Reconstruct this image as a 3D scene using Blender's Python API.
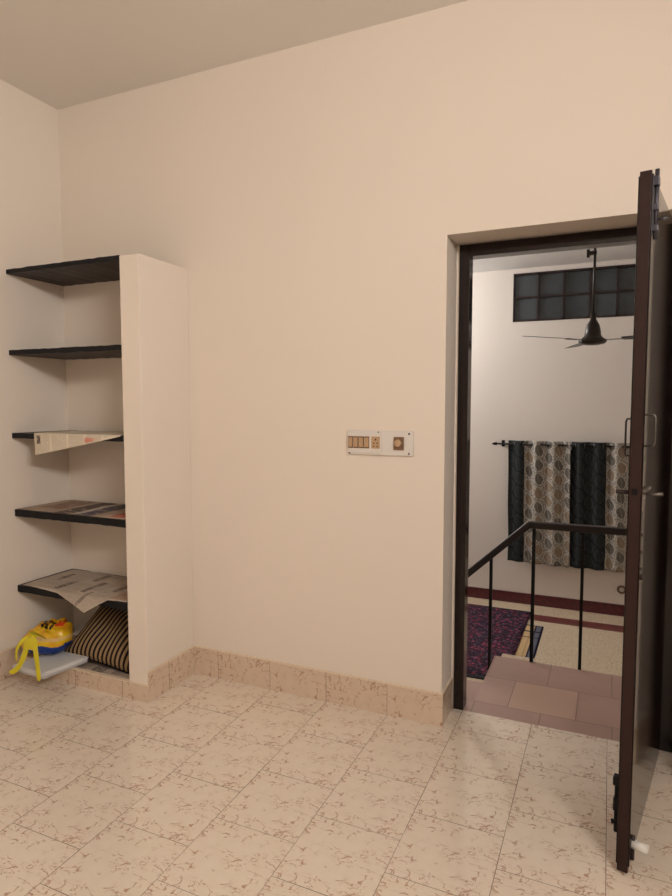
import bpy, bmesh, math, random
from mathutils import Vector, Matrix
random.seed(7)
for o in list(bpy.data.objects):
    bpy.data.objects.remove(o, do_unlink=True)
S = bpy.context.scene
C = S.collection
pi = math.pi

# ------------------------------------------------------------------ camera, world, lights, exposure
cam_d = bpy.data.cameras.new('camera')
cam = bpy.data.objects.new('camera', cam_d)
C.objects.link(cam)
cam.location = (2.843, -2.5974, 1.4194)
cam.rotation_euler = (pi/2 - 0.0701, 0, 0.4189)
cam_d.sensor_fit = 'VERTICAL'
cam_d.sensor_height = 36.0
cam_d.sensor_width = 27.0
cam_d.lens = 614.6/896*36.0
cam_d.clip_start = 0.02
S.camera = cam

w = bpy.data.worlds.new('world')
S.world = w
w.use_nodes = True
w.node_tree.nodes['Background'].inputs[0].default_value = (0.02, 0.03, 0.05, 1)
w.node_tree.nodes['Background'].inputs[1].default_value = 0.3

S.view_settings.view_transform = 'Standard'
S.view_settings.look = 'None'
S.view_settings.gamma = 1
S.view_settings.use_curve_mapping = False
S.view_settings.exposure = 0.0

def area(name, loc, rot, sx, sy, power, col):
    d = bpy.data.lights.new(name, 'AREA')
    d.shape = 'RECTANGLE'; d.size = sx; d.size_y = sy
    d.energy = power; d.color = col
    o = bpy.data.objects.new(name, d)
    o.location = loc; o.rotation_euler = rot
    C.objects.link(o)
    return o

ROOM_LAMP = (4.225, -2.85, 2.62)      # tube on the right wall of the bedroom
HALL_LAMP = (0.03, 2.75, 2.50)        # tube on the left wall of the hall
area('bedroom_lamp_light', (ROOM_LAMP[0]-0.06, ROOM_LAMP[1], ROOM_LAMP[2]), (pi/2, 0, pi/2), 1.15, 0.05, 67, (1.0, 0.99, 0.97))
area('hall_lamp_light', (HALL_LAMP[0]+0.06, HALL_LAMP[1], HALL_LAMP[2]), (pi/2, 0, -pi/2), 1.15, 0.05, 54, (1.0, 0.985, 0.97))

# ------------------------------------------------------------------ materials
def srgb(r, g, b):
    def f(c):
        c /= 255.0
        return c/12.92 if c <= 0.04045 else ((c+0.055)/1.055)**2.4
    return (f(r), f(g), f(b), 1)

class NT:
    def __init__(s, name):
        s.m = bpy.data.materials.new(name)
        s.m.use_nodes = True
        s.t = s.m.node_tree
        s.b = s.t.nodes['Principled BSDF']
    def n(s, typ, **kw):
        nd = s.t.nodes.new(typ)
        for k, v in kw.items(): setattr(nd, k, v)
        return nd
    def l(s, a, b): s.t.links.new(a, b)
    def put(s, sock, v):
        if isinstance(v, bpy.types.NodeSocket): s.l(v, sock)
        else: sock.default_value = v
    def math(s, op, a, b=None, c=None):
        nd = s.n('ShaderNodeMath', operation=op)
        s.put(nd.inputs[0], a)
        if b is not None: s.put(nd.inputs[1], b)
        if c is not None: s.put(nd.inputs[2], c)
        return nd.outputs[0]
    def mix(s, f, a, b):
        nd = s.n('ShaderNodeMix', data_type='RGBA')
        s.put(nd.inputs[0], f); s.put(nd.inputs[6], a); s.put(nd.inputs[7], b)
        return nd.outputs[2]
    def uv(s):
        nd = s.n('ShaderNodeTexCoord')
        sp = s.n('ShaderNodeSeparateXYZ'); s.l(nd.outputs['UV'], sp.inputs[0])
        return sp.outputs[0], sp.outputs[1], nd.outputs['UV']
    def obj(s):
        return s.n('ShaderNodeTexCoord').outputs['Object']
    def comb(s, x, y, z=0.0):
        nd = s.n('ShaderNodeCombineXYZ')
        s.put(nd.inputs[0], x); s.put(nd.inputs[1], y); s.put(nd.inputs[2], z)
        return nd.outputs[0]
    def noise(s, vec, scale, detail=2.0, dist=0.0, rough=0.5):
        nd = s.n('ShaderNodeTexNoise')
        if vec is not None: s.l(vec, nd.inputs['Vector'])
        nd.inputs['Scale'].default_value = scale; nd.inputs['Detail'].default_value = detail
        nd.inputs['Distortion'].default_value = dist; nd.inputs['Roughness'].default_value = rough
        return nd.outputs[0]
    def white(s, vec):
        nd = s.n('ShaderNodeTexWhiteNoise'); s.l(vec, nd.inputs[0]); return nd.outputs[0]
    def ramp(s, f, a, b):      # clamped linear remap a..b -> 0..1
        nd = s.n('ShaderNodeMapRange'); s.put(nd.inputs[0], f)
        nd.inputs[1].default_value = a; nd.inputs[2].default_value = b
        return nd.outputs[0]
    def lt(s, a, b): return s.math('LESS_THAN', a, b)
    def gt(s, a, b): return s.math('GREATER_THAN', a, b)
    def mul(s, *a):
        r = a[0]
        for x in a[1:]: r = s.math('MULTIPLY', r, x)
        return r
    def band(s, x, a, b): return s.mul(s.gt(x, a), s.lt(x, b))
    def bump(s, h, strength=0.2, dist=0.01):
        nd = s.n('ShaderNodeBump'); s.put(nd.inputs['Height'], h)
        nd.inputs['Strength'].default_value = strength; nd.inputs['Distance'].default_value = dist
        s.l(nd.outputs[0], s.b.inputs['Normal'])
    def fin(s, col, rough=0.5, spec=None, metal=None):
        s.put(s.b.inputs['Base Color'], col)
        s.put(s.b.inputs['Roughness'], rough)
        if spec is not None: s.b.inputs['Specular IOR Level'].default_value = spec
        if metal is not None: s.b.inputs['Metallic'].default_value = metal
        return s.m

def plain(name, col, rough=0.5, spec=None, metal=None, var=0.12, scale=12):
    t = NT(name)
    v = t.noise(t.obj(), scale, 3.0)
    dark = (col[0]*(1-var), col[1]*(1-var), col[2]*(1-var), 1)
    return t.fin(t.mix(v, dark, col), rough, spec, metal)

def paint(name, col, rough=0.6):
    t = NT(name)
    o = t.obj()
    v = t.noise(o, 1.3, 3.0)
    c = (col[0]*0.955, col[1]*0.95, col[2]*0.945, 1)
    t.bump(t.noise(o, 90, 3.0), 0.06, 0.002)
    return t.fin(t.mix(v, c, col), rough, 0.35)

def veins(t, a, b, col, vcol, vcol2):
    # the same print on every tile: broken curving strokes, densest along the tile's edges
    eb = t.math('MAXIMUM', t.ramp(t.math('ABSOLUTE', t.math('SUBTRACT', b, 0.5)), 0.22, 0.48), t.ramp(a, 0.70, 0.98))
    vec = t.comb(a, t.mul(b, 1.35))
    n1 = t.noise(vec, 3.3, 3.0, 0.9, 0.6)
    r1 = t.ramp(t.math('ABSOLUTE', t.math('SUBTRACT', n1, 0.5)), 0.022, 0.003)
    vec2 = t.comb(t.math('ADD', a, 3.7), t.math('MULTIPLY', t.math('ADD', b, 1.9), 2.4))
    n2 = t.noise(vec2, 3.6, 3.0, 1.2, 0.6)
    r2 = t.ramp(t.math('ABSOLUTE', t.math('SUBTRACT', n2, 0.49)), 0.018, 0.003)
    m = t.ramp(t.math('ADD', t.noise(t.comb(t.math('ADD', a, 8.1), t.math('ADD', b, 2.3)), 5.0, 2.0), t.mul(eb, 0.10)), 0.50, 0.60)
    m2 = t.ramp(t.math('ADD', t.noise(t.comb(t.math('ADD', a, 1.1), t.math('ADD', b, 7.3)), 4.0, 2.0), t.mul(eb, 0.08)), 0.53, 0.62)
    soft = t.noise(vec, 7.0, 4.0)
    col = t.mix(t.mul(t.ramp(soft, 0.25, 0.8), 0.4), col, vcol2)
    col = t.mix(t.mul(t.ramp(t.noise(vec, 13.0, 3.0, 0.5), 0.58, 0.74), t.ramp(eb, 0.0, 1.0), 0.28), col, vcol)
    col = t.mix(t.mul(r1, m, 0.75), col, vcol)
    return t.mix(t.mul(r2, m2, 0.7), col, vcol)

def tile_mat(name, pu, pv, ou, ov, base, vcol, vcol2, joint, jw=0.0024, rows=True, rough=0.10):
    t = NT(name)
    u, v, uv = t.uv()
    su = t.math('DIVIDE', t.math('SUBTRACT', u, ou), pu)
    k = t.math('FLOOR', su); fu = t.math('SUBTRACT', su, k)
    half = t.mul(t.math('FLOORED_MODULO', k, 2.0), 0.5)
    sv = t.math('ADD', t.math('DIVIDE', t.math('SUBTRACT', v, ov), pv), half)
    kv = t.math('FLOOR', sv); fv = t.math('SUBTRACT', sv, kv)
    col = veins(t, fu, fv, base, vcol, vcol2)
    rnd = t.white(t.comb(k, kv, 3.0))
    col = t.mix(t.mul(rnd, 0.14), col, vcol2)
    du = t.mul(t.math('MINIMUM', fu, t.math('SUBTRACT', 1.0, fu)), pu)
    dv = t.mul(t.math('MINIMUM', fv, t.math('SUBTRACT', 1.0, fv)), pv)
    dirt = t.ramp(t.noise(uv, 2.3, 3.0), 0.30, 0.62)
    j = t.mul(t.lt(du, jw/2), t.math('MULTIPLY_ADD', dirt, 0.55, 0.4))
    if rows:
        j2 = t.mul(t.lt(dv, jw/2), t.math('MULTIPLY_ADD', dirt, 0.55, 0.4))
        j = t.math('MAXIMUM', j, j2)
    col = t.mix(j, col, joint)
    return t.fin(col, rough, 0.5)

PAINT = srgb(236, 223, 209)
M = {}
M['wall'] = paint('cream_wall_paint', PAINT)
M['ceiling'] = paint('ceiling_paint', srgb(240, 234, 227), 0.8)
M['hall_wall'] = paint('hall_wall_paint', srgb(228, 219, 210))
M['hall_ceiling'] = paint('hall_ceiling_paint', srgb(236, 234, 232), 0.8)
VE, VE2, JT = srgb(164, 104, 72), srgb(220, 200, 178), srgb(120, 98, 80)
M['floor'] = tile_mat('beige_floor_tile', 0.3075, 0.305, 2.256, 0.0, srgb(234, 220, 203), VE, VE2, JT)
M['skirt'] = tile_mat('beige_skirting_tile', 0.3085, 0.4, 1.9458, -0.1, srgb(222, 200, 178), srgb(156, 102, 78), srgb(204, 176, 150), srgb(96, 76, 60), rows=False)
M['skirt_lip'] = plain('skirting_top_plaster', srgb(232, 212, 186), 0.6)

def pink_mat():
    t = NT('pink_landing_tile')
    u, v, uv = t.uv()
    sv = t.math('DIVIDE', t.math('SUBTRACT', v, -0.01), 0.30)
    k = t.math('FLOOR', sv); fv = t.math('SUBTRACT', sv, k)
    half = t.mul(t.math('FLOORED_MODULO', k, 2.0), 0.5)
    su = t.math('SUBTRACT', t.math('DIVIDE', t.math('SUBTRACT', u, 2.59), 0.30), half)
    ku = t.math('FLOOR', su); fu = t.math('SUBTRACT', su, ku)
    base = t.mix(t.ramp(t.noise(uv, 4.0, 4.0), 0.3, 0.7), srgb(172, 140, 128), srgb(186, 154, 141))
    rnd = t.white(t.comb(ku, k, 1.0))
    base = t.mix(t.mul(rnd, 0.5), base, srgb(160, 130, 122))
    light = t.mul(t.band(k, 0.5, 1.5), t.band(ku, -1.5, -0.5))
    base = t.mix(light, base, srgb(194, 161, 143))
    du = t.math('MINIMUM', fu, t.math('SUBTRACT', 1.0, fu)); dv = t.math('MINIMUM', fv, t.math('SUBTRACT', 1.0, fv))
    j = t.math('MAXIMUM', t.lt(du, 0.006), t.lt(dv, 0.006))
    return t.fin(t.mix(t.mul(j, 0.8), base, srgb(110, 86, 78)), 0.3, 0.5)
M['pink'] = pink_mat()

def speckle(name, a, b, rough=0.3, scale=60):
    t = NT(name); u, v, uv = t.uv()
    n = t.ramp(t.noise(uv, scale, 3.0), 0.35, 0.65)
    n2 = t.ramp(t.noise(uv, scale*0.25, 3.0), 0.3, 0.7)
    return t.fin(t.mix(t.mul(n, t.math('MULTIPLY_ADD', n2, 0.5, 0.5)), a, b), rough, 0.5)
M['hall_floor'] = speckle('speckled_beige_hall_floor', srgb(214, 198, 172), srgb(176, 152, 124), 0.3)
M['maroon'] = speckle('maroon_border', srgb(112, 44, 42), srgb(80, 34, 34), 0.3, 40)
M['maroon_skirt'] = speckle('maroon_skirting', srgb(96, 36, 42), srgb(62, 28, 36), 0.3, 30)

M['black_shelf'] = plain('black_painted_stone', srgb(17, 16, 20), 0.5, spec=0.25)
M['shelf_brown'] = plain('dark_brown_painted_stone', srgb(42, 32, 32), 0.5, spec=0.3)
M['brown_edge'] = plain('red_brown_enamel', srgb(50, 30, 27), 0.45, spec=0.25, var=0.25)
M['brown'] = plain('dark_brown_enamel', srgb(30, 17, 15), 0.12, spec=0.35, var=0.3, scale=5)
M['steel'] = plain('dull_steel', srgb(120, 114, 108), 0.35, metal=0.8)
M['bolt'] = plain('blue_grey_metal', srgb(78, 76, 84), 0.35, metal=0.6)
M['dark_metal'] = plain('dark_brown_painted_metal', srgb(44, 30, 28), 0.35)
M['black_metal'] = plain('black_painted_metal', srgb(16, 13, 15), 0.5, spec=0.2)
M['rail'] = plain('dark_brown_handrail', srgb(32, 20, 20), 0.4, spec=0.3)
M['white_plastic'] = plain('white_plastic', srgb(232, 228, 222), 0.3)
M['plate'] = plain('pale_switch_plate', srgb(226, 218, 210), 0.3, var=0.04)
M['switch'] = plain('ivory_tan_switch', srgb(196, 160, 124), 0.3)
M['switch_dark'] = plain('brown_switch', srgb(128, 96, 70), 0.35)
M['fan'] = plain('brown_fan_enamel', srgb(40, 30, 24), 0.35, metal=0.2)

# glass panes of the ventilator (night outside)
t = NT('dark_wired_glass')
n = t.noise(t.obj(), 3.5, 4.0)
M['glass'] = t.fin(t.mix(n, srgb(38, 44, 50), srgb(92, 98, 102)), 0.18, 0.6)

def emission(name, col, strength):
    t = NT(name)
    t.b.inputs['Emission Color'].default_value = col
    t.b.inputs['Emission Strength'].default_value = strength
    return t.fin(col, 0.4)
M['tube'] = emission('lit_tube', (1, 0.93, 0.85, 1), 6)

# ------------------------------------------------------------------ mesh helpers
def meta(o, label=None, cat=None, group=None, kind=None):
    if label: o['label'] = label
    if cat: o['category'] = cat
    if group: o['group'] = group
    if kind: o['kind'] = kind
    return o

def empty(name, loc=(0, 0, 0), parent=None, **kw):
    o = bpy.data.objects.new(name, None)
    o.location = loc; o.empty_display_size = 0.05
    C.objects.link(o)
    if parent: o.parent = parent
    return meta(o, **kw)

class MB:
    def __init__(s):
        s.bm = bmesh.new()
        s.uvl = s.bm.loops.layers.uv.new('UVMap')
    def box(s, x0, x1, y0, y1, z0, z1, bevel=0.0, mat=0, M4=None):
        vs = [s.bm.verts.new(p) for p in ((x0,y0,z0),(x1,y0,z0),(x1,y1,z0),(x0,y1,z0),(x0,y0,z1),(x1,y0,z1),(x1,y1,z1),(x0,y1,z1))]
        fs = [s.bm.faces.new([vs[i] for i in q]) for q in ((0,3,2,1),(4,5,6,7),(0,1,5,4),(1,2,6,5),(2,3,7,6),(3,0,4,7))]
        for f in fs: f.material_index = mat
        if bevel:
            es = list({e for f in fs for e in f.edges})
            r = bmesh.ops.bevel(s.bm, geom=es, offset=bevel, segments=2, affect='EDGES', profile=0.6)
            vs = list({v for f in r['faces'] for v in f.verts} | {v for v in vs if v.is_valid})
            for f in r['faces']: f.material_index = mat
        if M4 is not None:
            for v in vs: v.co = M4 @ v.co
        return s
    def quad(s, pts, mat=0):
        f = s.bm.faces.new([s.bm.verts.new(p) for p in pts]); f.material_index = mat; return s
    def tube(s, pts, r, n=12, mat=0, cap=True, flat=1.0):
        pts = [Vector(p) for p in pts]
        rs = r if isinstance(r, (list, tuple)) else [r]*len(pts)
        rings = []
        up = None
        for i, p in enumerate(pts):
            if i == 0: d = pts[1]-p
            elif i == len(pts)-1: d = p-pts[i-1]
            else: d = (pts[i+1]-p).normalized() + (p-pts[i-1]).normalized()
            d.normalize()
            if up is None:
                up = Vector((0, 0, 1)) if abs(d.z) < 0.9 else Vector((1, 0, 0))
            a = d.cross(up).normalized(); b = a.cross(d).normalized(); up = b
            rings.append([s.bm.verts.new(p + a*math.cos(t)*rs[i] + b*math.sin(t)*rs[i]*flat) for t in [2*pi*k/n for k in range(n)]])
        for i in range(len(rings)-1):
            for k in range(n):
                f = s.bm.faces.new((rings[i][k], rings[i][(k+1) % n], rings[i+1][(k+1) % n], rings[i+1][k]))
                f.smooth = True; f.material_index = mat
        if cap:
            for rg in (rings[0][::-1], rings[-1]):
                f = s.bm.faces.new(rg); f.material_index = mat
        return s
    def lathe(s, prof, c=(0, 0, 0), n=32, mat=0, axis='Z'):
        rings = []
        for r, z in prof:
            ring = []
            for k in range(n):
                a = 2*pi*k/n
                p = Vector((r*math.cos(a), r*math.sin(a), z))
                if axis == 'Y': p = Vector((p.x, p.z, p.y))
                if axis == 'X': p = Vector((p.z, p.x, p.y))
                ring.append(s.bm.verts.new(p + Vector(c)))
            rings.append(ring)
        for i in range(len(rings)-1):
            for k in range(n):
                f = s.bm.faces.new((rings[i][k], rings[i][(k+1) % n], rings[i+1][(k+1) % n], rings[i+1][k]))
                f.smooth = True; f.material_index = mat
        for rg in (rings[0][::-1], rings[-1]):
            f = s.bm.faces.new(rg); f.material_index = mat
        return s
    def prism(s, outline, y0, y1, mat=0, M4=None):   # outline in XZ extruded along Y
        a = [s.bm.verts.new((x, y0, z)) for x, z in outline]
        b = [s.bm.verts.new((x, y1, z)) for x, z in outline]
        fs = [s.bm.faces.new(a), s.bm.faces.new(b[::-1])]
        n = len(a)
        for i in range(n):
            fs.append(s.bm.faces.new((a[(i+1) % n], a[i], b[i], b[(i+1) % n])))
        for f in fs: f.material_index = mat
        if M4 is not None:
            for v in a+b: v.co = M4 @ v.co
        return s
    def build(s, name, mat, parent=None, loc=None, rot=None, **kw):
        bmesh.ops.recalc_face_normals(s.bm, faces=s.bm.faces)
        s.bm.normal_update()
        for f in s.bm.faces:
            n = f.normal
            ax = max(range(3), key=lambda i: abs(n[i]))
            for lp in f.loops:
                c = lp.vert.co
                lp[s.uvl].uv = (c.x, c.y) if ax == 2 else ((c.x, c.z) if ax == 1 else (c.y, c.z))
        me = bpy.data.meshes.new(name)
        s.bm.to_mesh(me); s.bm.free()
        for m in (mat if isinstance(mat, (list, tuple)) else [mat]): me.materials.append(m)
        o = bpy.data.objects.new(name, me)
        C.objects.link(o)
        if parent: o.parent = parent
        if loc: o.location = loc
        if rot: o.rotation_euler = rot
        return meta(o, **kw)

def surf(name, nu, nv, f, mat, parent=None, thick=0.0, smooth=True, **kw):
    bm = bmesh.new(); uvl = bm.loops.layers.uv.new('UVMap')
    g = [[bm.verts.new(f(i/nu, j/nv)) for i in range(nu+1)] for j in range(nv+1)]
    for j in range(nv):
        for i in range(nu):
            fc = bm.faces.new((g[j][i], g[j][i+1], g[j+1][i+1], g[j+1][i])); fc.smooth = smooth
            for lp, (a, b) in zip(fc.loops, ((i, j), (i+1, j), (i+1, j+1), (i, j+1))):
                lp[uvl].uv = (a/nu, b/nv)
    me = bpy.data.meshes.new(name); bm.to_mesh(me); bm.free()
    me.materials.append(mat)
    o = bpy.data.objects.new(name, me); C.objects.link(o)
    if parent: o.parent = parent
    if thick:
        md = o.modifiers.new('thickness', 'SOLIDIFY'); md.thickness = thick; md.offset = 0
    return meta(o, **kw)

def struct(mb, name, mat, parent=None):
    o = mb.build(name, mat, parent)
    if parent is None: o['kind'] = 'structure'
    return o

# ------------------------------------------------------------------ the bedroom shell
H = 3.05
XR, YB = 4.30, -4.00              # right wall, rear wall
XD0, XD1, ZD = 2.197, 3.125, 2.131   # door opening
WT = 0.27                          # thickness of the wall with the door
struct(MB().box(-0.15, XR+0.15, YB-0.15, 0.0, -0.12, 0.0).box(XD0, XD1, 0.0, 0.175, -0.12, 0.0), 'floor', M['floor'])
struct(MB().box(-0.15, XR+0.15, YB-0.15, WT, H, H+0.12), 'ceiling', M['ceiling'])
struct(MB().box(-0.15, 0.0, YB-0.15, WT, -0.12, H), 'wall_left', M['wall'])
struct(MB().box(XR, XR+0.15, YB-0.15, WT, -0.12, H), 'wall_right', M['wall'])
struct(MB().box(0.0, XR, YB-0.15, YB, -0.12, H), 'wall_rear', M['wall'])
# wall with the doorway: bedroom face cream, hall face hall paint
wb = MB()
for (a, b, c, d) in ((0.0, XD0, -0.12, H), (XD1, XR, -0.12, H), (XD0, XD1, ZD, H)):
    wb.box(a, b, 0.0, WT, c, d)
struct(wb, 'wall_back', M['wall'])

HS = 0.149
def skirt(name, segs):
    m = MB()
    for (x0, x1, y0, y1) in segs:
        m.box(x0, x1, y0, y1, 0.0, HS-0.006)
        m.box(x0, x1, y0, y1, HS-0.006, HS, mat=1)
    return struct(m, name, [M['skirt'], M['skirt_lip']])
T = 0.008
skirt('baseboard_back', [(0.863+T, XD0+T, -T, 0.0), (XD0, XD0+T, 0.0, 0.172), (XD1-T, XR, -T, 0.0), (XD1-T, XD1, 0.0, 0.172)])
skirt('baseboard_left', [(0.0, T, YB, -0.36-T)])
skirt('baseboard_right', [(XR-T, XR, YB, -T)])
skirt('baseboard_rear', [(T, XR-T, YB, YB+T)])

# ------------------------------------------------------------------ built-in shelf unit
su = empty('shelf_unit', (0, -0.18, 0), label='built-in open wall cupboard with five black shelves behind a cream pillar', cat='shelf')
su.location = (0, 0, 0)
PX0, PX1, PD, PH = 0.749, 0.863, 0.36, 2.108
MB().box(PX0, PX1, -PD, 0.0, 0.0, PH, bevel=0.004).build('side_panel', M['wall'], su, label='cream plastered upright pillar')
MB().box(0.0, PX0, -PD+T, 0.0, 0.0, 0.072).build('base_slab', plain('grey_base_slab', srgb(176, 156, 140), 0.5), su)
k = MB()
k.box(0.0, PX1+T, -PD-T, -PD, 0.0, 0.080)
k.box(0.0, PX0, -PD-T, -PD+0.012, 0.080, 0.084, mat=1)
k.box(PX0, PX1+T, -PD-T, -PD, 0.080, 0.084, mat=1)
k.box(PX1, PX1+T, -PD, -T, 0.0, HS-0.006)
k.box(PX1, PX1+T, -PD, -T, HS-0.006, HS, mat=1)
k.build('skirting', [M['skirt'], M['skirt_lip']], su, label='beige marbled skirting tiles')
SH = [(2.088, 2.110, 2.106), (1.675, 1.700, 1.696), (1.246, 1.273, 1.269), (0.836, 0.871, 0.871), (0.432, 0.466, 0.466)]
random.seed(3)
for (z0, z1, z2) in SH:
    # slab with a slightly uneven hand-painted front edge
    m = MB()
    n = 24
    top = []; bot = []
    for i in range(n+1):
        x = PX0*i/n
        top.append((x, z1 + random.uniform(-0.0015, 0.0015)))
        bot.append((x, z0 + random.uniform(-0.0015, 0.0015)))
    m.prism(bot + top[::-1], -PD-0.002, 0.0)
    so = m.build('shelf', [M['black_shelf'], M['shelf_brown']], su)
    for p in so.data.polygons: p.material_index = 0 if p.normal.y < -0.5 else 1

# ------------------------------------------------------------------ newspapers on the shelves
def paper_mat(name, patches, tone=(214, 204, 188), dens=0.7, su_=5.0, sv_=46.0, line='v'):
    t = NT(name); u, v, uv = t.uv()
    if line == 'u': u, v = v, u
    base = t.mix(t.noise(uv, 6, 3.0), srgb(*[int(c*0.93) for c in tone]), srgb(*tone))
    rows = t.lt(t.math('FRACT', t.mul(v, sv_)), 0.52)
    cols = t.math('FRACT', t.mul(u, su_))
    colm = t.band(cols, 0.06, 0.94)
    nz = t.gt(t.noise(t.comb(t.mul(u, 60.0), t.mul(t.math('FLOOR', t.mul(v, sv_)), 3.1)), 3.0, 1.0), 0.42)
    blk = t.gt(t.white(t.comb(t.math('FLOOR', t.mul(u, su_)), t.math('FLOOR', t.mul(v, 6.0)), 2.0)), 0.25)
    col = t.mix(t.mul(rows, colm, nz, blk, dens), base, srgb(96, 84, 76))
    u0, v0, _ = t.uv()
    for (a, b, c, d, cc, al) in patches:
        mk = t.mul(t.band(u0, a, b), t.band(v0, c, d), t.ramp(t.noise(uv, 15, 3.0, 1.0), 0.30, 0.48))
        pn = t.ramp(t.noise(uv, 26, 3.0), 0.3, 0.7)
        cl = t.mix(t.mul(pn, 0.5), srgb(*cc), srgb(*[min(255, int(q*1.6)+12) for q in cc]))
        col = t.mix(t.mul(mk, al), col, cl)
    return t.fin(col, 0.75, 0.2)

# shelf 3: sheet lying on the shelf with its front strip folded down over the edge
pm3 = paper_mat('newsprint_cream', [(0.03, 0.075, 0.15, 0.27, (60, 40, 40), 0.9), (0.60, 0.70, 0.05, 0.20, (190, 96, 80), 0.8), (0.66, 0.76, 0.12, 0.17, (200, 120, 100), 0.7)], (228, 214, 192), 0.42, 5.0, 74.0)
def f3(u, v):
    # v 0..0.3 = hanging flap (bottom to edge), 0.3..1 = on the shelf
    x = 0.165 + u*0.575
    if v < 0.3:
        s = 1 - v/0.3
        drop = 0.108*(1-u)**0.95 + 0.004
        return (x + 0.024*s*(1-u), -PD-0.006 - 0.016*s*(1-u*0.6), 1.2755 - drop*s)
    s = (v-0.3)/0.7
    return (x - 0.02*s, -PD-0.006 + 0.30*s, 1.2755 + 0.004*math.sin(u*5+1)*math.sin(s*3) * (1-s) + 0.001)
surf('newspaper', 40, 40, f3, pm3, thick=0.0006, label='newspaper sheet on the middle shelf, its front edge folded down', cat='newspaper', group='newspapers lining the shelves')
# shelf 4
pm4 = paper_mat('newsprint_colour_stripes', [(0.08, 0.30, 0.25, 0.95, (112, 84, 70), 0.75), (0.36, 0.50, 0.0, 1.0, (60, 50, 50), 0.85), (0.56, 0.70, 0.0, 1.0, (66, 64, 76), 0.9), (0.50, 0.56, 0.1, 0.9, (196, 180, 160), 0.8), (0.84, 1.0, 0.05, 0.45, (176, 84, 66), 0.8)], (196, 172, 150), 0.5, 5.0, 40.0)
def f4(u, v):
    return (0.012 + u*0.73 , -PD-0.001 + v*0.345, 0.8735 + 0.002*math.sin(u*9)*math.sin(v*7) + 0.0012)
surf('newspaper', 36, 24, f4, pm4, thick=0.0006, label='newspaper with dark printed colour bands lying flat on the second shelf from the bottom', cat='newspaper', group='newspapers lining the shelves')
# shelf 5: sheet turned, one corner hanging over the front
pm5 = paper_mat('newsprint_grey', [(0.28, 0.33, 0.10, 0.50, (84, 70, 64), 0.8), (0.52, 0.57, 0.22, 0.66, (84, 70, 64), 0.75), (0.73, 0.79, 0.46, 0.92, (84, 70, 64), 0.75), (0.84, 1.0, 0.05, 0.4, (140, 100, 78), 0.55), (0.10, 0.15, 0.45, 0.80, (90, 76, 70), 0.75), (0.40, 0.45, 0.62, 0.95, (90, 76, 70), 0.7), (0.62, 0.655, 0.0, 0.30, (90, 76, 70), 0.6)], (208, 190, 172), 0.36, 6.0, 52.0, line='u')
def f5(u, v):
    x = 0.03 + u*0.705
    # front outline in plan: shelf edge, then a corner that sticks out to a tip near x=.54
    xs = [0.03, 0.30, 0.57, 0.63, 0.735]; ys = [-PD+0.004, -PD-0.012, -PD-0.10, -PD-0.004, -PD+0.006]
    yf = ys[-1]
    for a in range(4):
        if xs[a] <= x <= xs[a+1]:
            s = (x-xs[a])/(xs[a+1]-xs[a]); yf = ys[a]*(1-s)+ys[a+1]*s; break
    y = yf + (-0.02-yf)*v
    z = 0.4695 + 0.0012*math.sin(u*11+v*5) + 0.001
    over = max(0.0, -PD - y)
    z -= over*0.38 + over*over*0.8
    if over == 0.0: z += 0.006*math.sin(u*6.2)**2*(1-v)*0.6
    return (x, y, z)
surf('newspaper', 60, 40, f5, pm5, thick=0.0006, label='greyish newspaper on the lowest shelf with one corner drooping over the front', cat='newspaper', group='newspapers lining the shelves')
# bottom sheet beneath the cushion
pm6 = paper_mat('newsprint_bottom', [(0.10, 0.35, 0.0, 0.35, (70, 62, 60), 0.7), (0.5, 0.8, 0.1, 0.3, (90, 78, 72), 0.6)], (196, 178, 160), 0.5, 4.0, 30.0)
surf('newspaper', 20, 12, lambda u, v: (0.44 + u*0.29, -PD+0.012 + v*0.30, 0.0745 + 0.002*math.sin(u*8+1)*math.sin(v*5+1)+0.0012), pm6, thick=0.0006,
     label='newspaper sheet under the striped cushion on the cupboard base', cat='newspaper', group='newspapers lining the shelves')

# ------------------------------------------------------------------ striped cushion
t = NT('black_tan_striped_weave'); u, v, uv = t.uv()
st = t.math('FRACT', t.mul(u, 17.0))
thr = t.gt(t.noise(t.comb(t.mul(u, 150.0), t.mul(v, 150.0)), 1.0, 1.0), 0.56)
tan = t.mix(t.lt(t.math('FRACT', t.mul(v, 60.0)), 0.5), srgb(176, 146, 106), srgb(138, 112, 82))
blk = t.mix(t.mul(thr, 0.5), srgb(28, 22, 26), srgb(60, 46, 40))
M['cushion'] = t.fin(t.mix(t.lt(st, 0.47), tan, blk), 0.85, 0.15)
cu = empty('cushion', (0.50, -0.315, 0.10), label='black and tan striped square cushion leaning inside the bottom of the cupboard', cat='cushion')
def cushion_side(sgn):
    def f(u, v):
        a, b = 2*u-1, 2*v-1
        W, Hh = 0.49, 0.33
        pin = 1 - 0.06*(1-abs(b))**1.0
        pu = a*W/2*(1-0.05*(1-b*b)); pv = b*Hh/2*(1-0.05*(1-a*a))
        th = 0.068*((1-a**4)*(1-b**4))**0.6
        th += 0.006*math.sin(a*7+b*3)*(1-a*a)*(1-b*b)
        return (pu, sgn*th, pv+Hh/2)
    return f
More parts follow.
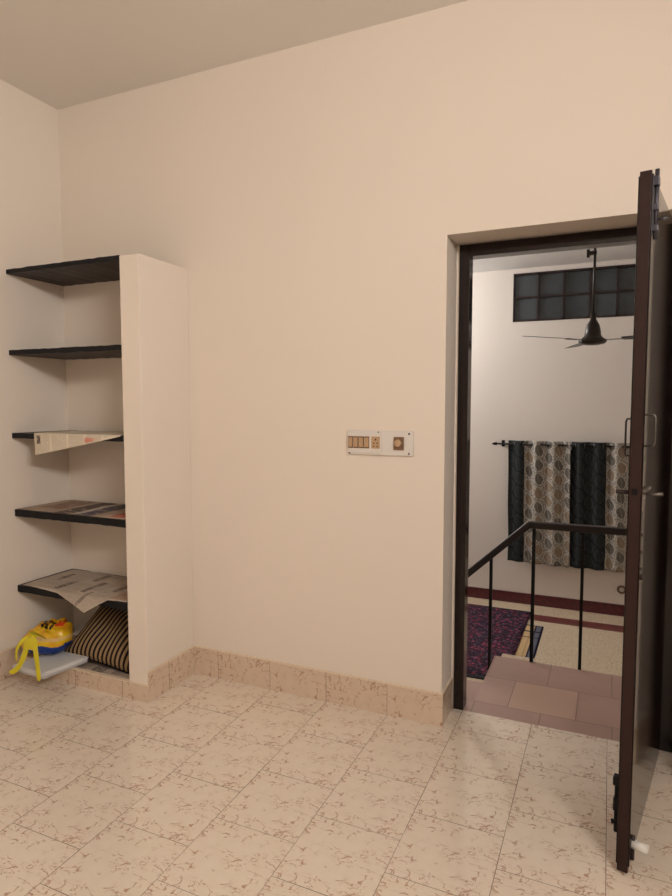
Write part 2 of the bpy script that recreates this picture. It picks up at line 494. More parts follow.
def cush_mesh():
    bm = bmesh.new(); uvl = bm.loops.layers.uv.new('UVMap'); n = 28
    grids = []
    for sgn in (-1, 1):
        f = cushion_side(sgn)
        g = [[bm.verts.new(f(i/n, j/n)) for i in range(n+1)] for j in range(n+1)]
        for j in range(n):
            for i in range(n):
                fc = bm.faces.new((g[j][i], g[j][i+1], g[j+1][i+1], g[j+1][i])); fc.smooth = True
                for lp, (a, b) in zip(fc.loops, ((i, j), (i+1, j), (i+1, j+1), (i, j+1))): lp[uvl].uv = (a/n, b/n)
    bmesh.ops.remove_doubles(bm, verts=bm.verts, dist=0.0004)
    bmesh.ops.recalc_face_normals(bm, faces=bm.faces)
    return bm
bm = cush_mesh(); me = bpy.data.meshes.new('cover'); bm.to_mesh(me); bm.free(); me.materials.append(M['cushion'])
o = bpy.data.objects.new('cover', me); C.objects.link(o); o.parent = cu
# dark piping seam around the edge
pts = []
for a, b in [(i/10*2-1, -1) for i in range(11)] + [(1, i/10*2-1) for i in range(1, 11)] + [(1-i/10*2, 1) for i in range(1, 11)] + [(-1, 1-i/10*2) for i in range(1, 11)]:
    p = cushion_side(1)((a+1)/2, (b+1)/2); pts.append(p)
MB().tube(pts, 0.005, 8, cap=False).build('piping', M['black_metal'], cu)
cu.rotation_euler = (math.radians(-55), math.radians(4.5), 0)
cu.location = (0.485, -0.292, 0.094)

# ------------------------------------------------------------------ white box, yellow bag
bx = empty('flat_box', (0, 0, 0), label='flat white cardboard box jutting over the cupboard ledge under the yellow bag', cat='box')
corners = [(0.145, -0.515), (0.362, -0.528), (0.405, -0.285), (0.20, -0.26)]
def slab(z0, z1, grow=0.0, bev=0.004):
    cx = sum(c[0] for c in corners)/4; cy = sum(c[1] for c in corners)/4
    pts = [(cx+(x-cx)*(1+grow), cy+(y-cy)*(1+grow)) for x, y in corners]
    m = MB()
    a = [m.bm.verts.new((x, y, z0)) for x, y in pts]; b = [m.bm.verts.new((x, y, z1)) for x, y in pts]
    fs = [m.bm.faces.new(a[::-1]), m.bm.faces.new(b)] + [m.bm.faces.new((a[i], a[(i+1) % 4], b[(i+1) % 4], b[i])) for i in range(4)]
    bmesh.ops.bevel(m.bm, geom=list(m.bm.edges), offset=bev, segments=2, affect='EDGES')
    return m
slab(0.086, 0.104, 0.0).build('tray', plain('box_grey_white', srgb(200, 196, 196), 0.5), bx)
slab(0.098, 0.119, 0.03).build('lid', plain('box_white', srgb(226, 224, 222), 0.45), bx)

t = NT('yellow_printed_plastic'); g = t.n('ShaderNodeTexCoord').outputs['Generated']
sp = t.n('ShaderNodeSeparateXYZ'); t.l(g, sp.inputs[0]); gx, gy, gz = sp.outputs
nn = t.noise(g, 4.0, 3.0)
col = t.mix(t.ramp(nn, 0.4, 0.65), srgb(238, 196, 24), srgb(226, 158, 34))
lo = t.lt(t.math('ADD', gz, t.mul(nn, 0.18)), 0.46)
col = t.mix(t.mul(lo, t.gt(gx, 0.30)), col, srgb(20, 58, 140))
wv = t.math('FRACT', t.math('ADD', t.mul(gx, 7.0), t.mul(gz, 2.2)))
txt = t.mul(t.band(gz, 0.76, 0.90), t.band(gx, 0.30, 0.66), t.lt(wv, 0.55))
col = t.mix(txt, col, srgb(36, 24, 22))
col = t.mix(t.mul(t.band(gz, 0.84, 0.93), t.band(gx, 0.68, 0.84)), col, srgb(210, 66, 30))
col = t.mix(t.mul(t.band(gz, 0.50, 0.60), t.gt(gx, 0.45), 0.6), col, srgb(226, 196, 150))
M['bag'] = t.fin(col, 0.3, 0.5)
M['yellow'] = plain('yellow_plastic', srgb(228, 212, 40), 0.35)
bag = empty('plastic_bag', (0, 0, 0), label='yellow plastic bag with blue lower band and handles drooping over the ledge', cat='bag')
def bagf():
    bm = bmesh.new(); n, mm = 40, 22
    rings = []
    random.seed(5)
    for j in range(mm+1):
        ph = -pi/2 + pi*j/mm
        ring = []
        for i in range(n):
            th = 2*pi*i/n
            ct, stt, cp, sp_ = math.cos(th), math.sin(th), math.cos(ph), math.sin(ph)
            sg = lambda q, e: math.copysign(abs(q)**e, q)
            x = 0.150*sg(ct, 0.75)*sg(cp, 0.6); y = 0.115*sg(stt, 0.8)*sg(cp, 0.6); z = 0.085*sg(sp_, 0.9)
            w_ = (0.35+0.65*max(0.0, sp_))*0.010*math.sin(9*th+5*ph) + (0.4+0.6*max(0.0, sp_))*(0.006*math.sin(17*th-3*ph+1) + 0.006*math.sin(11*ph+4*th))
            x += w_*ct*cp; y += w_*stt*cp; z += w_*0.6*sp_
            z += (y*0.45 + x*0.22)*(0.5+0.5*sp_)      # higher at the back right
            ring.append(bm.verts.new((x, y, z)))
        rings.append(ring)
    for j in range(mm):
        for i in range(n):
            f = bm.faces.new((rings[j][i], rings[j][(i+1) % n], rings[j+1][(i+1) % n], rings[j+1][i])); f.smooth = True
    bmesh.ops.remove_doubles(bm, verts=bm.verts, dist=0.0005)
    bmesh.ops.recalc_face_normals(bm, faces=bm.faces)
    return bm
bm = bagf(); me = bpy.data.meshes.new('body'); bm.to_mesh(me); bm.free(); me.materials.append(M['bag'])
o = bpy.data.objects.new('body', me); C.objects.link(o); o.parent = bag; o.location = (0.165, -0.325, 0.190); o.rotation_euler = (0, 0, math.radians(10)); o.scale = (0.86, 0.80, 0.78)
# handle loop: a plastic band that comes over the front and splits into two legs
def strip(name, pts, w0, w1, th=0.004):
    ps = [Vector(p) for p in pts]; m = MB(); n = len(ps); rings = []
    for i, p in enumerate(ps):
        d = (ps[min(i+1, n-1)]-ps[max(i-1, 0)]).normalized()
        out = Vector((0, -1, 0.0)); side = d.cross(out)
        if side.length < 0.3: side = Vector((1, 0, 0))
        side.normalize(); nrm = side.cross(d).normalized()
        wd = w0 + (w1-w0)*i/(n-1)
        rings.append([m.bm.verts.new(p + side*a*wd/2 + nrm*b*th/2) for a, b in ((-1, -1), (1, -1), (1, 1), (-1, 1))])
    for i in range(n-1):
        for k in range(4): m.bm.faces.new((rings[i][k], rings[i][(k+1) % 4], rings[i+1][(k+1) % 4], rings[i+1][k]))
    m.bm.faces.new(rings[0][::-1]); m.bm.faces.new(rings[-1])
    o = m.build(name, M['yellow'], bag)
    md = o.modifiers.new('sub', 'SUBSURF'); md.levels = 1; md.render_levels = 2
    return o
strip('handle', [(0.296, -0.46, 0.268), (0.303, -0.50, 0.294), (0.309, -0.530, 0.304), (0.313, -0.544, 0.296), (0.316, -0.547, 0.262), (0.318, -0.548, 0.232)], 0.088, 0.094)
strip('handle', [(0.290, -0.548, 0.285), (0.284, -0.549, 0.245), (0.268, -0.550, 0.200), (0.246, -0.552, 0.160), (0.222, -0.556, 0.126), (0.196, -0.559, 0.108), (0.168, -0.560, 0.101)], 0.040, 0.024)
strip('handle', [(0.340, -0.548, 0.285), (0.344, -0.549, 0.240), (0.352, -0.550, 0.195), (0.360, -0.552, 0.155), (0.368, -0.556, 0.120), (0.376, -0.560, 0.094)], 0.040, 0.030)
strip('handle', [(0.262, -0.47, 0.262), (0.235, -0.50, 0.268), (0.213, -0.520, 0.252), (0.199, -0.532, 0.225), (0.192, -0.536, 0.195), (0.194, -0.536, 0.150)], 0.030, 0.012)

# ------------------------------------------------------------------ switchboard
sb = empty('switchboard', (1.904, 0, 1.25), label='long pale wall switchboard with ivory switches and a fan regulator, left of the door', cat='switchboard')
MB().box(-0.158, 0.157, -0.012, 0.0, -0.056, 0.054, bevel=0.004).build('cover_plate', M['plate'], sb)
MB().box(-0.150, 0.012, -0.016, -0.011, -0.046, 0.046, bevel=0.002).build('switch_frame', M['plate'], sb)
for i in range(4):
    x = -0.137 + i*0.026
    MB().box(x-0.012, x+0.012, -0.019, -0.014, -0.026, 0.028, bevel=0.0015).build('switch', M['switch_dark'], sb)
    m = MB(); m.prism([(x-0.0095, -0.020), (x+0.0095, -0.020), (x+0.0095, 0.022), (x-0.0095, 0.022)], -0.023, -0.018)
    m.build('switch_rocker', M['switch'], sb)
m = MB().box(-0.036, 0.004, -0.019, -0.014, -0.026, 0.028, bevel=0.0015)
m.build('socket', M['switch'], sb)
m = MB()
for (x, z, r) in ((-0.016, 0.014, 0.0035), (-0.024, -0.002, 0.003), (-0.008, -0.002, 0.003), (-0.024, -0.016, 0.003), (-0.008, -0.016, 0.003)):
    m.lathe([(r, -0.0195), (r, -0.0188)], (x, 0, z), 12, axis='Y')
m.build('socket_hole', M['black_metal'], sb)
MB().box(0.068, 0.115, -0.018, -0.011, -0.030, 0.028, bevel=0.002).build('regulator', M['switch_dark'], sb)
MB().lathe([(0.017, -0.017), (0.016, -0.028), (0.012, -0.031), (0.0, -0.0315)], (0.090, 0, 0.0), 24, axis='Y').build('regulator_knob', M['switch'], sb)
for (x, z) in ((-0.005, 0.046), (0.138, 0.042), (0.138, -0.045), (-0.145, -0.049)):
    MB().lathe([(0.0045, -0.012), (0.004, -0.0145), (0.0, -0.0148)], (x, 0, z), 12, axis='Y').build('screw', M['steel'] if z < 0 else M['black_metal'], sb)

# ------------------------------------------------------------------ door_1: frame and open leaf
dr = empty('door_1', (0, 0, 0), kind='structure')
FY0, FY1 = 0.172, 0.244
m = MB()
m.box(XD0+0.014, 2.257, FY0, FY1, 0.0, ZD-0.004, bevel=0.002)
m.box(3.058, XD1-0.006, FY0, FY1, 0.0, ZD-0.004, bevel=0.002)
m.box(2.250, 3.060, FY0, FY1, 2.074, ZD-0.004, bevel=0.002)
m.box(XD0, XD0+0.014, FY0+0.012, FY1, 0.0, ZD-0.001, mat=1)
m.box(XD0, XD1, FY0+0.012, FY1, ZD-0.004, ZD, mat=1)
m.box(XD1-0.006, XD1, FY0+0.012, FY1, 0.0, ZD-0.001, mat=1)
m.build('door_frame', [M['brown'], M['wall']], dr)
# leaf: local x along the width from hinge (0) to free edge (-W ... using +x), local y thickness, z height
LW, LT, LH = 0.765, 0.031, 2.062
hinge = Vector((3.052, 0.150, 0.010))
free = Vector((2.9155, -0.632, 0.010))
ang = math.atan2(free.y-hinge.y, free.x-hinge.x)
leaf = empty('door_leaf', tuple(hinge), dr)
leaf.rotation_euler = (0, 0, ang)
LW = (free-hinge).length
# local +y is (after rotation) the side facing... rotate(+y) = direction ang+90deg -> right face (+X world)
def leaf_mesh():
    m = MB()
    h = LT/2
    m.box(0, LW, -h, h, 0, LH, bevel=0.0015)
    m.box(LW-0.060, LW-0.002, h, h+0.0035, 0.02, LH-0.012, bevel=0.001)     # planted stop bead on each face
    m.box(LW-0.060, LW-0.002, -h-0.0035, -h, 0.02, LH-0.012, bevel=0.001)
    return m
# one mesh for the stiles, rails and panels; the free edge is redder
lm_ = leaf_mesh()
lm_.box(LW, LW+0.0012, -LT/2+0.001, LT/2-0.001, 0.001, LH-0.001, mat=1)
lm_.build('leaf_panel', [M['brown'], M['brown_edge']], leaf)
RY = LT/2      # bedroom-side (right, +X world) face, local +y ; -y is the left face seen from the camera
xe = LW
def hw(mb, name, mat, **kw): return mb.build(name, mat, leaf, **kw)
# tower bolt at the top on the right face
hw(MB().box(xe-0.034, xe-0.004, RY, RY+0.004, 1.885, 2.052, bevel=0.001)
   .tube([(xe-0.019, RY+0.011, 1.875), (xe-0.019, RY+0.011, 2.066)], 0.006, 12)
   .box(xe-0.032, xe-0.006, RY+0.003, RY+0.018, 2.020, 2.045, bevel=0.002).box(xe-0.032, xe-0.006, RY+0.003, RY+0.018, 1.952, 1.972, bevel=0.002)
   .box(xe-0.032, xe-0.006, RY+0.003, RY+0.018, 1.895, 1.912, bevel=0.002)
   .tube([(xe-0.019, RY+0.015, 1.928), (xe-0.019, RY+0.042, 1.928)], 0.004, 10), 'tower_bolt', M['bolt'])
# D shaped pull handle, right face
def dpull(sgn, x, z0, z1, off, r):
    y = sgn*RY
    m = MB().tube([(x, y, z1), (x, y+sgn*off*0.85, z1), (x, y+sgn*off, z1-0.008), (x, y+sgn*off, z0+0.008), (x, y+sgn*off*0.85, z0), (x, y, z0)], r, 10)
    for z in (z0, z1): m.box(x-0.010, x+0.010, min(y, y+sgn*0.003), max(y, y+sgn*0.003), z-0.014, z+0.014)
    return m
hw(dpull(1, xe-0.045, 1.290, 1.380, 0.026, 0.003), 'pull_handle', M['steel'])
hw(dpull(-1, xe-0.05, 1.258, 1.368, 0.022, 0.003), 'pull_handle', M['dark_metal'])
# sliding bolt with turned lever going through to both faces
hw(MB().tube([(xe-0.05, RY, 1.150), (xe-0.05, RY+0.030, 1.148), (xe-0.052, RY+0.052, 1.150)], [0.004, 0.004, 0.006], 10)
   .box(xe-0.075, xe-0.004, RY, RY+0.004, 1.135, 1.167).tube([(xe-0.09, RY+0.010, 1.162), (xe+0.0, RY+0.010, 1.162)], 0.006, 10), 'sliding_bolt', M['steel'])
hw(MB().tube([(xe-0.03, -RY, 1.152), (xe-0.03, -RY-0.030, 1.152), (xe-0.03, -RY-0.040, 1.152)], [0.006, 0.007, 0.007], 10)
   .box(xe-0.06, xe-0.006, -RY-0.004, -RY, 1.135, 1.170), 'latch_knob', M['dark_metal'])
hw(MB().box(xe-0.001, xe+0.003, -0.009, 0.007, 1.150, 1.168), 'bolt_hole', M['black_metal'])
# hasp lower on the right face
m = MB().box(xe-0.03, xe-0.012, RY, RY+0.004, 0.90, 1.10)
for z in (0.93, 0.98, 1.03): m.lathe([(0.006, RY+0.003), (0.004, RY+0.007), (0.0, RY+0.0075)], (xe-0.021, 0, z), 10, axis='Y')
m.lathe([(0.009, RY+0.003), (0.009, RY+0.012), (0.0, RY+0.014)], (xe-0.021, 0, 0.905), 12, axis='Y')
hw(m, 'hasp', M['dark_metal'])
# lower tower bolt on the left face
hw(MB().box(xe-0.040, xe-0.006, -RY-0.004, -RY, 0.125, 0.285, bevel=0.001)
   .tube([(xe-0.023, -RY-0.010, 0.105), (xe-0.023, -RY-0.010, 0.280)], 0.006, 12)
   .box(xe-0.036, xe-0.010, -RY-0.020, -RY-0.003, 0.255, 0.282, bevel=0.003)
   .box(xe-0.036, xe-0.010, -RY-0.018, -RY-0.003, 0.175, 0.215, bevel=0.003)
   .tube([(xe-0.023, -RY-0.010, 0.135), (xe-0.023, -RY-0.022, 0.133)], [0.006, 0.008], 10), 'tower_bolt', M['black_metal'])
# foot stopper on the right face
hw(MB().tube([(xe-0.03, RY+0.004, 0.080), (xe-0.03, RY+0.050, 0.076)], 0.014, 16), 'door_stop', M['white_plastic'])
hw(MB().tube([(xe-0.03, RY+0.007, 0.03), (xe-0.03, RY+0.008, 0.105)], 0.006, 10).box(xe-0.045, xe-0.012, RY, RY+0.004, 0.035, 0.10), 'foot_bolt', M['dark_metal'])
for z in (0.25, 1.05, 1.85):
    hw(MB().tube([(0.004, -0.022, z-0.04), (0.004, -0.022, z+0.04)], 0.006, 10).box(0.0, 0.035, -0.020, -0.018, z-0.04, z+0.04), 'hinge', M['steel'])

# ------------------------------------------------------------------ the hall beyond
LZ = -0.51            # hall floor
HX0, HX1, HY1, HZ = -0.05, 4.3, 3.50, 2.70
LX0, LX1, LY1 = 2.285, 3.62, 0.875    # landing
hf = MB()
hf.quad([(HX0, WT, LZ), (HX1, WT, LZ), (HX1, 3.05, LZ), (HX0, 3.05, LZ)])
hf.quad([(HX0, 3.05, LZ), (HX1, 3.05, LZ), (HX1, 3.22, LZ), (HX0, 3.22, LZ)], 1)
hf.quad([(HX0, 3.22, LZ), (HX1, 3.22, LZ), (HX1, HY1, LZ), (HX0, HY1, LZ)])
struct(hf, 'floor_hall', [M['hall_floor'], M['maroon']])
struct(MB().box(HX0-0.15, HX1+0.15, WT, HY1+0.15, HZ, HZ+0.1), 'ceiling_hall', M['hall_ceiling'])
WX0, WX1, WZ0, WZ1 = 1.972, 3.55, 2.205, 2.655      # ventilator opening
CX0, CX1, CZ0, CZ1 = 2.06, 3.30, 0.02, 1.00         # window behind the curtains
m = MB()
for (a, b, c, d) in ((HX0, WX0, LZ-0.1, HZ), (WX1, HX1, LZ-0.1, HZ), (WX0, WX1, WZ1, HZ), (WX0, WX1, CZ1, WZ0), (WX0, CX0, CZ0, CZ1), (CX1, WX1, CZ0, CZ1), (WX0, WX1, LZ-0.1, CZ0)):
    m.box(a, b, HY1, HY1+0.15, c, d)
struct(m, 'wall_hall_far', M['hall_wall'])
struct(MB().box(HX0-0.15, HX0, WT, HY1+0.15, LZ-0.1, HZ), 'wall_hall_left', M['hall_wall'])
struct(MB().box(HX1, HX1+0.15, WT, HY1+0.15, LZ-0.1, HZ), 'wall_hall_right', M['hall_wall'])
m = MB()
for (a, b, c, d) in ((HX0, XD0, LZ-0.1, HZ), (XD1, HX1, LZ-0.1, HZ), (XD0, XD1, ZD, HZ), (XD0, XD1, LZ-0.1, -0.13)):
    m.box(a, b, WT, WT+0.004, c, d)
struct(m, 'wall_hall_near', M['hall_wall'])
struct(MB().box(HX0, HX1, HY1-0.012, HY1, LZ, LZ+0.105), 'baseboard_hall', M['maroon_skirt'])

# landing and steps
m = MB()
m.box(LX0, XD0+0.001, 0, 0, 0, 0) if False else None
m.box(XD0, XD1, 0.175, WT+0.004, -0.12, -0.001)
m.box(LX0, LX1, WT+0.004, LY1, -0.17, -0.001)
m.box(LX0+0.02, LX1, WT+0.004, LY1-0.02, LZ, -0.17, mat=1)
m.box(LX0+0.035, 2.505, LY1, LY1+0.045, -0.17, 0.0, mat=2)
struct(m, 'floor_landing', [M['pink'], M['hall_wall'], M['hall_floor']])
st = empty('staircase', (LX0, WT, LZ), label='pink tiled steps going down to the left beside the landing', cat='stairs')
st.location = (0, 0, 0)
for i in range(2):
    z = -0.17*(i+1); x1 = LX0+0.02-0.22*i*1.0; x0 = LX0-0.22*(i+1)
    MB().box(x0, LX0+0.02, WT+0.006, LY1, z-0.17 if z-0.17 > LZ else LZ+0.001, z, bevel=0.003).build('step', M['pink'], st)

# railing
rl = empty('railing', (LX0, LY1-0.02, 0), label='dark metal stair railing with brown handrail between landing and hall', cat='railing')
rl.location = (0, 0, 0)
RYY = 0.872
hp_ = [(LX1-0.03, RYY, 0.768), (2.452, RYY, 0.764), (2.09, RYY, 0.418), (1.80, RYY, 0.140), (1.78, RYY, 0.115)]
m = MB()
def bar(m, a, b, w, h):
    a, b = Vector(a), Vector(b); d = (b-a).normalized(); s_ = Vector((0, 1, 0)); n_ = d.cross(s_).normalized()
    ra = [m.bm.verts.new(a + s_*i*w/2 + n_*j*h/2) for i, j in ((-1, -1), (1, -1), (1, 1), (-1, 1))]
    rb = [m.bm.verts.new(b + s_*i*w/2 + n_*j*h/2) for i, j in ((-1, -1), (1, -1), (1, 1), (-1, 1))]
    for k in range(4): m.bm.faces.new((ra[k], ra[(k+1) % 4], rb[(k+1) % 4], rb[k]))
    m.bm.faces.new(ra[::-1]); m.bm.faces.new(rb)
bar(m, (LX1-0.03, RYY, 0.768), (2.447, RYY, 0.766), 0.05, 0.036)
bar(m, (2.462, RYY, 0.772), (1.80, RYY, 0.148), 0.05, 0.036)
ho = m.build('handrail', M['rail'], rl)
bv = ho.modifiers.new('bevel', 'BEVEL'); bv.width = 0.006; bv.segments = 2
for x in (2.732, 3.01, 3.28, 3.55):
    MB().box(x-0.008, x+0.008, RYY-0.008, RYY+0.008, 0.0, 0.755).build('baluster', M['black_metal'], rl)
MB().box(2.483-0.009, 2.483+0.009, RYY-0.009, RYY+0.009, 0.0, 0.755).build('baluster', M['black_metal'], rl)
for x, zb in ((2.256, -0.17), (2.03, -0.34), (1.82, LZ)):
    zt = 0.772 + (x-2.462)*0.9426
    MB().box(x-0.008, x+0.008, RYY-0.008+(-0.004), RYY+0.004, zb, zt-0.012).build('baluster', M['black_metal'], rl)

# ------------------------------------------------------------------ ventilator window_1 above, window_2 behind the curtains
wn = empty('window_1', (0, 0, 0), kind='structure')
m = MB()
fw_ = 0.018
m.box(WX0, WX1, HY1-0.006, HY1+0.05, WZ0, WZ0+fw_); m.box(WX0, WX1, HY1-0.006, HY1+0.05, WZ1-fw_, WZ1)
nx = 7; px = (WX1-WX0)/nx
for i in range(nx+1):
    x = WX0 + px*i; m.box(max(WX0, x-0.009), min(WX1, x+0.009), HY1-0.006, HY1+0.05, WZ0, WZ1)
m.box(WX0, WX1, HY1-0.004, HY1+0.048, 2.422, 2.440)
m.build('window_frame', M['dark_metal'], wn)
for i in range(nx):
    for (a, b) in ((WZ0+0.01, 2.43), (2.43, WZ1-0.01)):
        x = WX0+px*i
        MB().box(x+0.006, x+px-0.006, HY1+0.022+0.004*random.random(), HY1+0.030, a, b).build('pane', M['glass'], wn)
w2 = empty('window_2', (0, 0, 0), kind='structure')
m = MB()
for (a, b, c, d) in ((CX0, CX1, CZ0, CZ0+0.04), (CX0, CX1, CZ1-0.04, CZ1), (CX0, CX0+0.04, CZ0, CZ1), (CX1-0.04, CX1, CZ0, CZ1), ((CX0+CX1)/2-0.03, (CX0+CX1)/2+0.03, CZ0, CZ1)):
    m.box(a, b, HY1+0.01, HY1+0.07, c, d)
m.build('window_frame', M['brown'], w2)
MB().box(CX0+0.03, CX1-0.03, HY1+0.035, HY1+0.042, CZ0+0.03, CZ1-0.03).build('pane', M['glass'], w2)

# ------------------------------------------------------------------ curtain rod and curtains
CY = 3.405
rod = empty('curtain_rod', (2.6, CY, 1.045), label='black curtain rod with pointed finial across the hall wall', cat='curtain rod')
rod.location = (0, 0, 0)
RZ = 1.048
MB().tube([(1.86, CY, RZ), (3.42, CY, RZ)], 0.0085, 14).build('rod', M['black_metal'], rod)
for sx, xx in ((-1, 1.86), (1, 3.42)):
    MB().lathe([(0.010, 0.0), (0.017, 0.004*1), (0.017, 0.012), (0.010, 0.016), (0.016, 0.022), (0.0, 0.052)] if sx > 0 else [(0.010, 0.0), (0.017, -0.004), (0.017, -0.012), (0.010, -0.016), (0.016, -0.022), (0.0, -0.052)], (xx, CY, RZ), 16, axis='X').build('finial', M['black_metal'], rod)
for xx in (1.905, 3.375):
    MB().box(xx-0.006, xx+0.006, CY, HY1, RZ-0.006, RZ+0.006).box(xx-0.015, xx+0.015, HY1-0.004, HY1, RZ-0.03, RZ+0.03).build('bracket', M['black_metal'], rod)

def leaf_cloth(name, dark):
    t = NT(name); u, v, uv = t.uv()      # u, v in metres via curtain UV
    pu, pv = 0.088, 0.125
    su_ = t.math('DIVIDE', u, pu); k = t.math('FLOOR', su_); a = t.math('SUBTRACT', t.math('SUBTRACT', su_, k), 0.5)
    sv_ = t.math('ADD', t.math('DIVIDE', v, pv), t.mul(t.math('FLOORED_MODULO', k, 2.0), 0.5))
    kv = t.math('FLOOR', sv_); b = t.math('SUBTRACT', t.math('SUBTRACT', sv_, kv), 0.5)
    wob = t.math('SUBTRACT', t.noise(uv, 14, 2.0), 0.5)
    a2 = t.math('ADD', t.math('ADD', a, t.mul(b, 0.25)), t.mul(wob, 0.35))
    b2 = t.mul(b, 1.0)
    hw_ = t.math('SUBTRACT', 0.40, t.mul(t.mul(b2, b2), 2.1))
    aa = t.math('ABSOLUTE', a2)
    inside = t.lt(aa, hw_)
    edge = t.mul(t.lt(aa, t.math('ADD', hw_, 0.07)), t.math('SUBTRACT', 1.0, inside))
    rib = t.math('MAXIMUM', t.lt(aa, 0.028), t.lt(t.math('FRACT', t.mul(t.math('SUBTRACT', b2, t.mul(aa, 0.8)), 8.0)), 0.22))
    rnd = t.white(t.comb(k, kv, 5.0))
    fine = t.ramp(t.noise(uv, 75, 3.0), 0.40, 0.60)
    if dark:
        bg = t.mix(t.mul(fine, 0.35), srgb(22, 25, 28), srgb(54, 58, 60))
        lf = srgb(36, 40, 42); ed = srgb(66, 70, 70); rb = srgb(56, 60, 60)
    else:
        bg = t.mix(fine, srgb(122, 116, 108), srgb(186, 178, 168))
        lf = t.mix(t.gt(rnd, 0.45), srgb(128, 108, 86), srgb(62, 62, 60)); ed = srgb(200, 194, 184); rb = srgb(170, 160, 146)
    col = t.mix(t.mul(edge, 0.8), bg, ed)
    col = t.mix(t.mul(inside, 0.85), col, lf)
    col = t.mix(t.mul(inside, rib, 0.7), col, rb)
    return t.fin(col, 0.75, 0.25)
M['cl'] = leaf_cloth('leaf_print_cloth', False)
M['cdk'] = leaf_cloth('dark_leaf_cloth', True)
def curtain(x0, xs, x1, label, fold0, bot0, bot1, tilt=0.016):
    cr = empty('curtain', (0, 0, 0), label=label, cat='curtain', group='eyelet curtains on the hall rod')
    ztop = 1.082
    def fx(xa, xb, nm, mat):
        per = 0.155
        nu, nv = max(12, int((xb-xa)/0.006)), 40
        bm = bmesh.new(); uvl = bm.loops.layers.uv.new('UVMap'); g = []
        for j in range(nv+1):
            v = j/nv; row = []
            for i in range(nu+1):
                x = xa + (xb-xa)*i/nu
                s = (x-x0)/(x1-x0)
                zb = bot0 + (bot1-bot0)*s
                z = zb + (ztop-zb)*v
                amp = 0.024*(0.75+0.25*v)
                y = CY + amp*math.sin(2*pi*(x-x0)/per + fold0) + 0.006*math.sin(x*31+z*3)*(1-v)
                if v > 0.965: y = CY + 0.024*math.sin(2*pi*(x-x0)/per + fold0)
                row.append(bm.verts.new((x + tilt*(1-v) + 0.004*math.sin(z*9)*(1-v), y, z)))
            g.append(row)
        for j in range(nv):
            for i in range(nu):
                f = bm.faces.new((g[j][i], g[j][i+1], g[j+1][i+1], g[j+1][i])); f.smooth = True
                for lp, (a, b) in zip(f.loops, ((i, j), (i+1, j), (i+1, j+1), (i, j+1))):
                    xx = xa + (xb-xa)*a/nu
                    lp[uvl].uv = (xx*1.0, ztop*b/nv)
        me = bpy.data.meshes.new(nm); bm.to_mesh(me); bm.free(); me.materials.append(mat)
        o = bpy.data.objects.new(nm, me); C.objects.link(o); o.parent = cr
        md = o.modifiers.new('thickness', 'SOLIDIFY'); md.thickness = 0.002; md.offset = 0
    fx(x0, xs, 'dark_panel', M['cdk'])
    fx(xs, x1, 'printed_panel', M['cl'])
    per = 0.155; x = x0 + ((-fold0) % pi)/(2*pi)*per
    while x < x1-0.01:      # steel eyelets where the cloth crosses the rod
        if x > x0+0.01:
            m = MB()
            pts = [(x+0.004*0, CY+0.020*math.cos(a)*0.9, RZ+0.020*math.sin(a)) for a in [2*pi*q/16 for q in range(17)]]
            m.tube(pts, 0.0035, 6, cap=False)
            m.build('eyelet', M['steel'], cr)
        x += per/2
    return cr
curtain(1.965, 2.112, 2.522, 'left eyelet curtain with a dark band and a grey leaf-print band', 0.6, -0.075, -0.088)
curtain(2.526, 2.822, 3.36, 'right eyelet curtain with wide dark band and leaf print, partly hidden by the door', 1.6, -0.080, -0.084)

# ring fitting below the curtain
rg = empty('wall_ring', (2.985, HY1, -0.262), label='small brown ring fitting on the hall wall below the curtain', cat='ring')
m = MB()
m.tube([(0.030*math.cos(a), -0.014, 0.030*math.sin(a)) for a in [2*pi*q/24 for q in range(25)]], 0.009, 8, cap=False)
m.build('ring', plain('brown_ring', srgb(112, 82, 66), 0.4), rg)
MB().tube([(0, 0, 0.030), (0, -0.016, 0.030)], 0.006, 8).build('hook', M['dark_metal'], rg)

# ------------------------------------------------------------------ ceiling fan
FX, FY_, FZ = 2.712, 2.27, 1.90
fan = empty('ceiling_fan', (FX, FY_, HZ), label='dark brown three-blade ceiling fan on a long rod in the hall', cat='fan')
def R(z): return z-HZ
MB().tube([(0, 0, R(2.07)), (0, 0, R(2.66))], 0.009, 14).box(-0.055, 0.012, -0.015, 0.015, R(2.495), R(2.520)).box(-0.055, -0.035, -0.012, 0.012, R(2.480), R(2.535)).build('rod', M['fan'], fan)
MB().lathe([(0.012, R(2.60)), (0.055, R(2.63)), (0.062, R(2.69)), (0.0, R(2.70))], (0, 0, 0), 28).build('canopy', M['fan'], fan)
MB().lathe([(0.0, R(1.850)), (0.045, R(1.853)), (0.084, R(1.862)), (0.096, R(1.874)), (0.096, R(1.888)), (0.072, R(1.902)), (0.056, R(1.920)), (0.054, R(1.948)), (0.044, R(1.995)), (0.022, R(2.035)), (0.016, R(2.075)), (0.0, R(2.077))], (0, 0, 0), 40).build('motor_housing', M['fan'], fan)
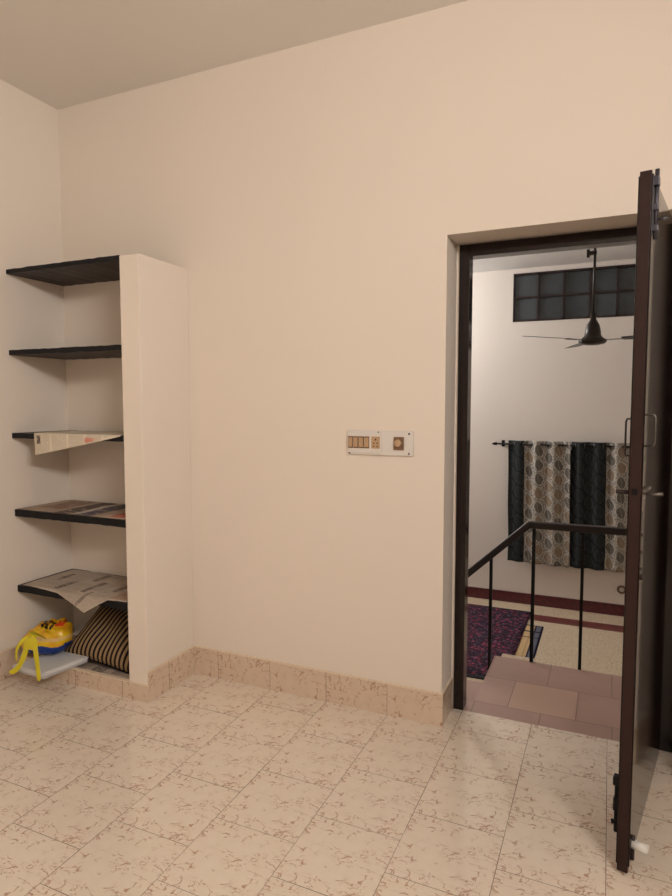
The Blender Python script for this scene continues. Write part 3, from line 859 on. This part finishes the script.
def blade(deg):
    a = math.radians(deg)
    m = MB()
    out = [(0.20, -0.040), (0.30, -0.052), (0.50, -0.058), (0.585, -0.056), (0.60, -0.040), (0.60, 0.040), (0.585, 0.056), (0.50, 0.058), (0.30, 0.052), (0.20, 0.040)]
    top = [m.bm.verts.new((x, y, 0.002 - 0.13*y)) for x, y in out]; bt = [m.bm.verts.new((x, y, -0.002 - 0.13*y)) for x, y in out]
    m.bm.faces.new(top); m.bm.faces.new(bt[::-1]); n = len(out)
    for i in range(n): m.bm.faces.new((top[(i+1) % n], top[i], bt[i], bt[(i+1) % n]))
    b = m.build('blade', M['fan'], fan, loc=(0, 0, R(1.889)), rot=(0, 0, a))
    m = MB().box(0.10, 0.24, -0.018, 0.018, -0.006, -0.002)
    for x in (0.215, 0.232): m.tube([(x, 0.0, -0.008), (x, 0.0, 0.004)], 0.006, 8)
    m.build('blade_bracket', M['steel'], b)
for d in (227, 347, 107): blade(d)

# ------------------------------------------------------------------ carpet and mat on the hall floor
t = NT('maroon_floral_carpet'); u, v, uv = t.uv()
vo = t.n('ShaderNodeTexVoronoi'); t.l(uv, vo.inputs['Vector']); vo.inputs['Scale'].default_value = 24
vo2 = t.n('ShaderNodeTexVoronoi'); t.l(uv, vo2.inputs['Vector']); vo2.inputs['Scale'].default_value = 46
c1 = t.mix(t.lt(vo.outputs['Distance'], 0.42), srgb(52, 38, 50), srgb(104, 50, 66))
c2 = t.mix(t.mul(t.lt(vo2.outputs['Distance'], 0.30), 0.9), c1, srgb(92, 92, 110))
sc = t.n('ShaderNodeSeparateColor'); t.l(vo.outputs['Color'], sc.inputs[0])
c3 = t.mix(t.mul(t.gt(sc.outputs[0], 0.6), t.lt(vo.outputs['Distance'], 0.25)), c2, srgb(158, 70, 92))
M['carpet'] = t.fin(c3, 0.95, 0.1)
cp = empty('carpet', (0, 0, 0), label='maroon and purple floral carpet on the hall floor behind the railing', cat='carpet')
def carpf(u, v):
    return (0.62 + u*(2.225-0.62) , 1.70 + v*(3.245-1.70), LZ+0.007 + 0.002*math.sin(u*9)*math.sin(v*6))
bm_c = surf('pile', 30, 24, carpf, M['carpet'], cp, thick=0.010)
for lp in bm_c.data.uv_layers[0].data: lp.uv = (lp.uv[0]*1.675, lp.uv[1]*1.545)
surf('fringe', 30, 2, lambda u, v: (0.62 + u*1.605, 1.70 - 0.045*(1-v), LZ+0.004 + 0.004*v), plain('dark_fringe', srgb(34, 28, 34), 0.95), cp, thick=0.006)

t = NT('tan_navy_mat'); u, v, uv = t.uv()
base = t.mix(t.lt(t.math('FRACT', t.mul(v, 34.0)), 0.25), srgb(206, 176, 132), srgb(150, 120, 84))
base = t.mix(t.mul(t.lt(t.math('FRACT', t.mul(u, 7.0)), 0.2), 0.6), base, srgb(150, 120, 84))
bor = t.math('MAXIMUM', t.gt(u, 0.955), t.math('MAXIMUM', t.gt(v, 0.975), t.band(v, 0.80, 0.83)))
bor = t.math('MAXIMUM', bor, t.math('MAXIMUM', t.band(u, 0.80, 0.84), t.band(v, 0.64, 0.66)))
col = t.mix(t.mul(t.gt(u, 0.84), 0.9), base, srgb(88, 96, 120))
M['mat'] = t.fin(t.mix(bor, col, srgb(28, 30, 52)), 0.8, 0.2)
surf('floor_mat', 8, 16, lambda u, v: (2.03 + u*0.34, 2.05 + v*0.86, LZ+0.003 if u > 0.5 else LZ+0.0015), M['mat'], thick=0.002,
     label='tan woven mat with navy border tucked under the carpet edge', cat='mat')

# ------------------------------------------------------------------ lamps (outside the photograph, they light both rooms)
def tube_lamp(name, c, yaw, label):
    e = empty(name, c, label=label, cat='lamp'); e.rotation_euler = (0, 0, yaw)
    MB().box(-0.62, 0.62, -0.07, -0.02, -0.03, 0.03, bevel=0.004).build('batten', M['white_plastic'], e)
    MB().tube([(-0.59, 0.006, 0.0), (0.59, 0.006, 0.0)], 0.013, 14).build('tube', M['tube'], e)
    for sx in (-1, 1): MB().box(sx*0.605-0.012, sx*0.605+0.012, -0.03, 0.022, -0.02, 0.02, bevel=0.003).build('lamp_holder', M['white_plastic'], e)
tube_lamp('tube_light', ROOM_LAMP, pi/2, 'white tube light on the right wall of the bedroom')
tube_lamp('tube_light', (HALL_LAMP[0]-0.01, HALL_LAMP[1], HALL_LAMP[2]), -pi/2, 'white tube light high on the left hall wall')
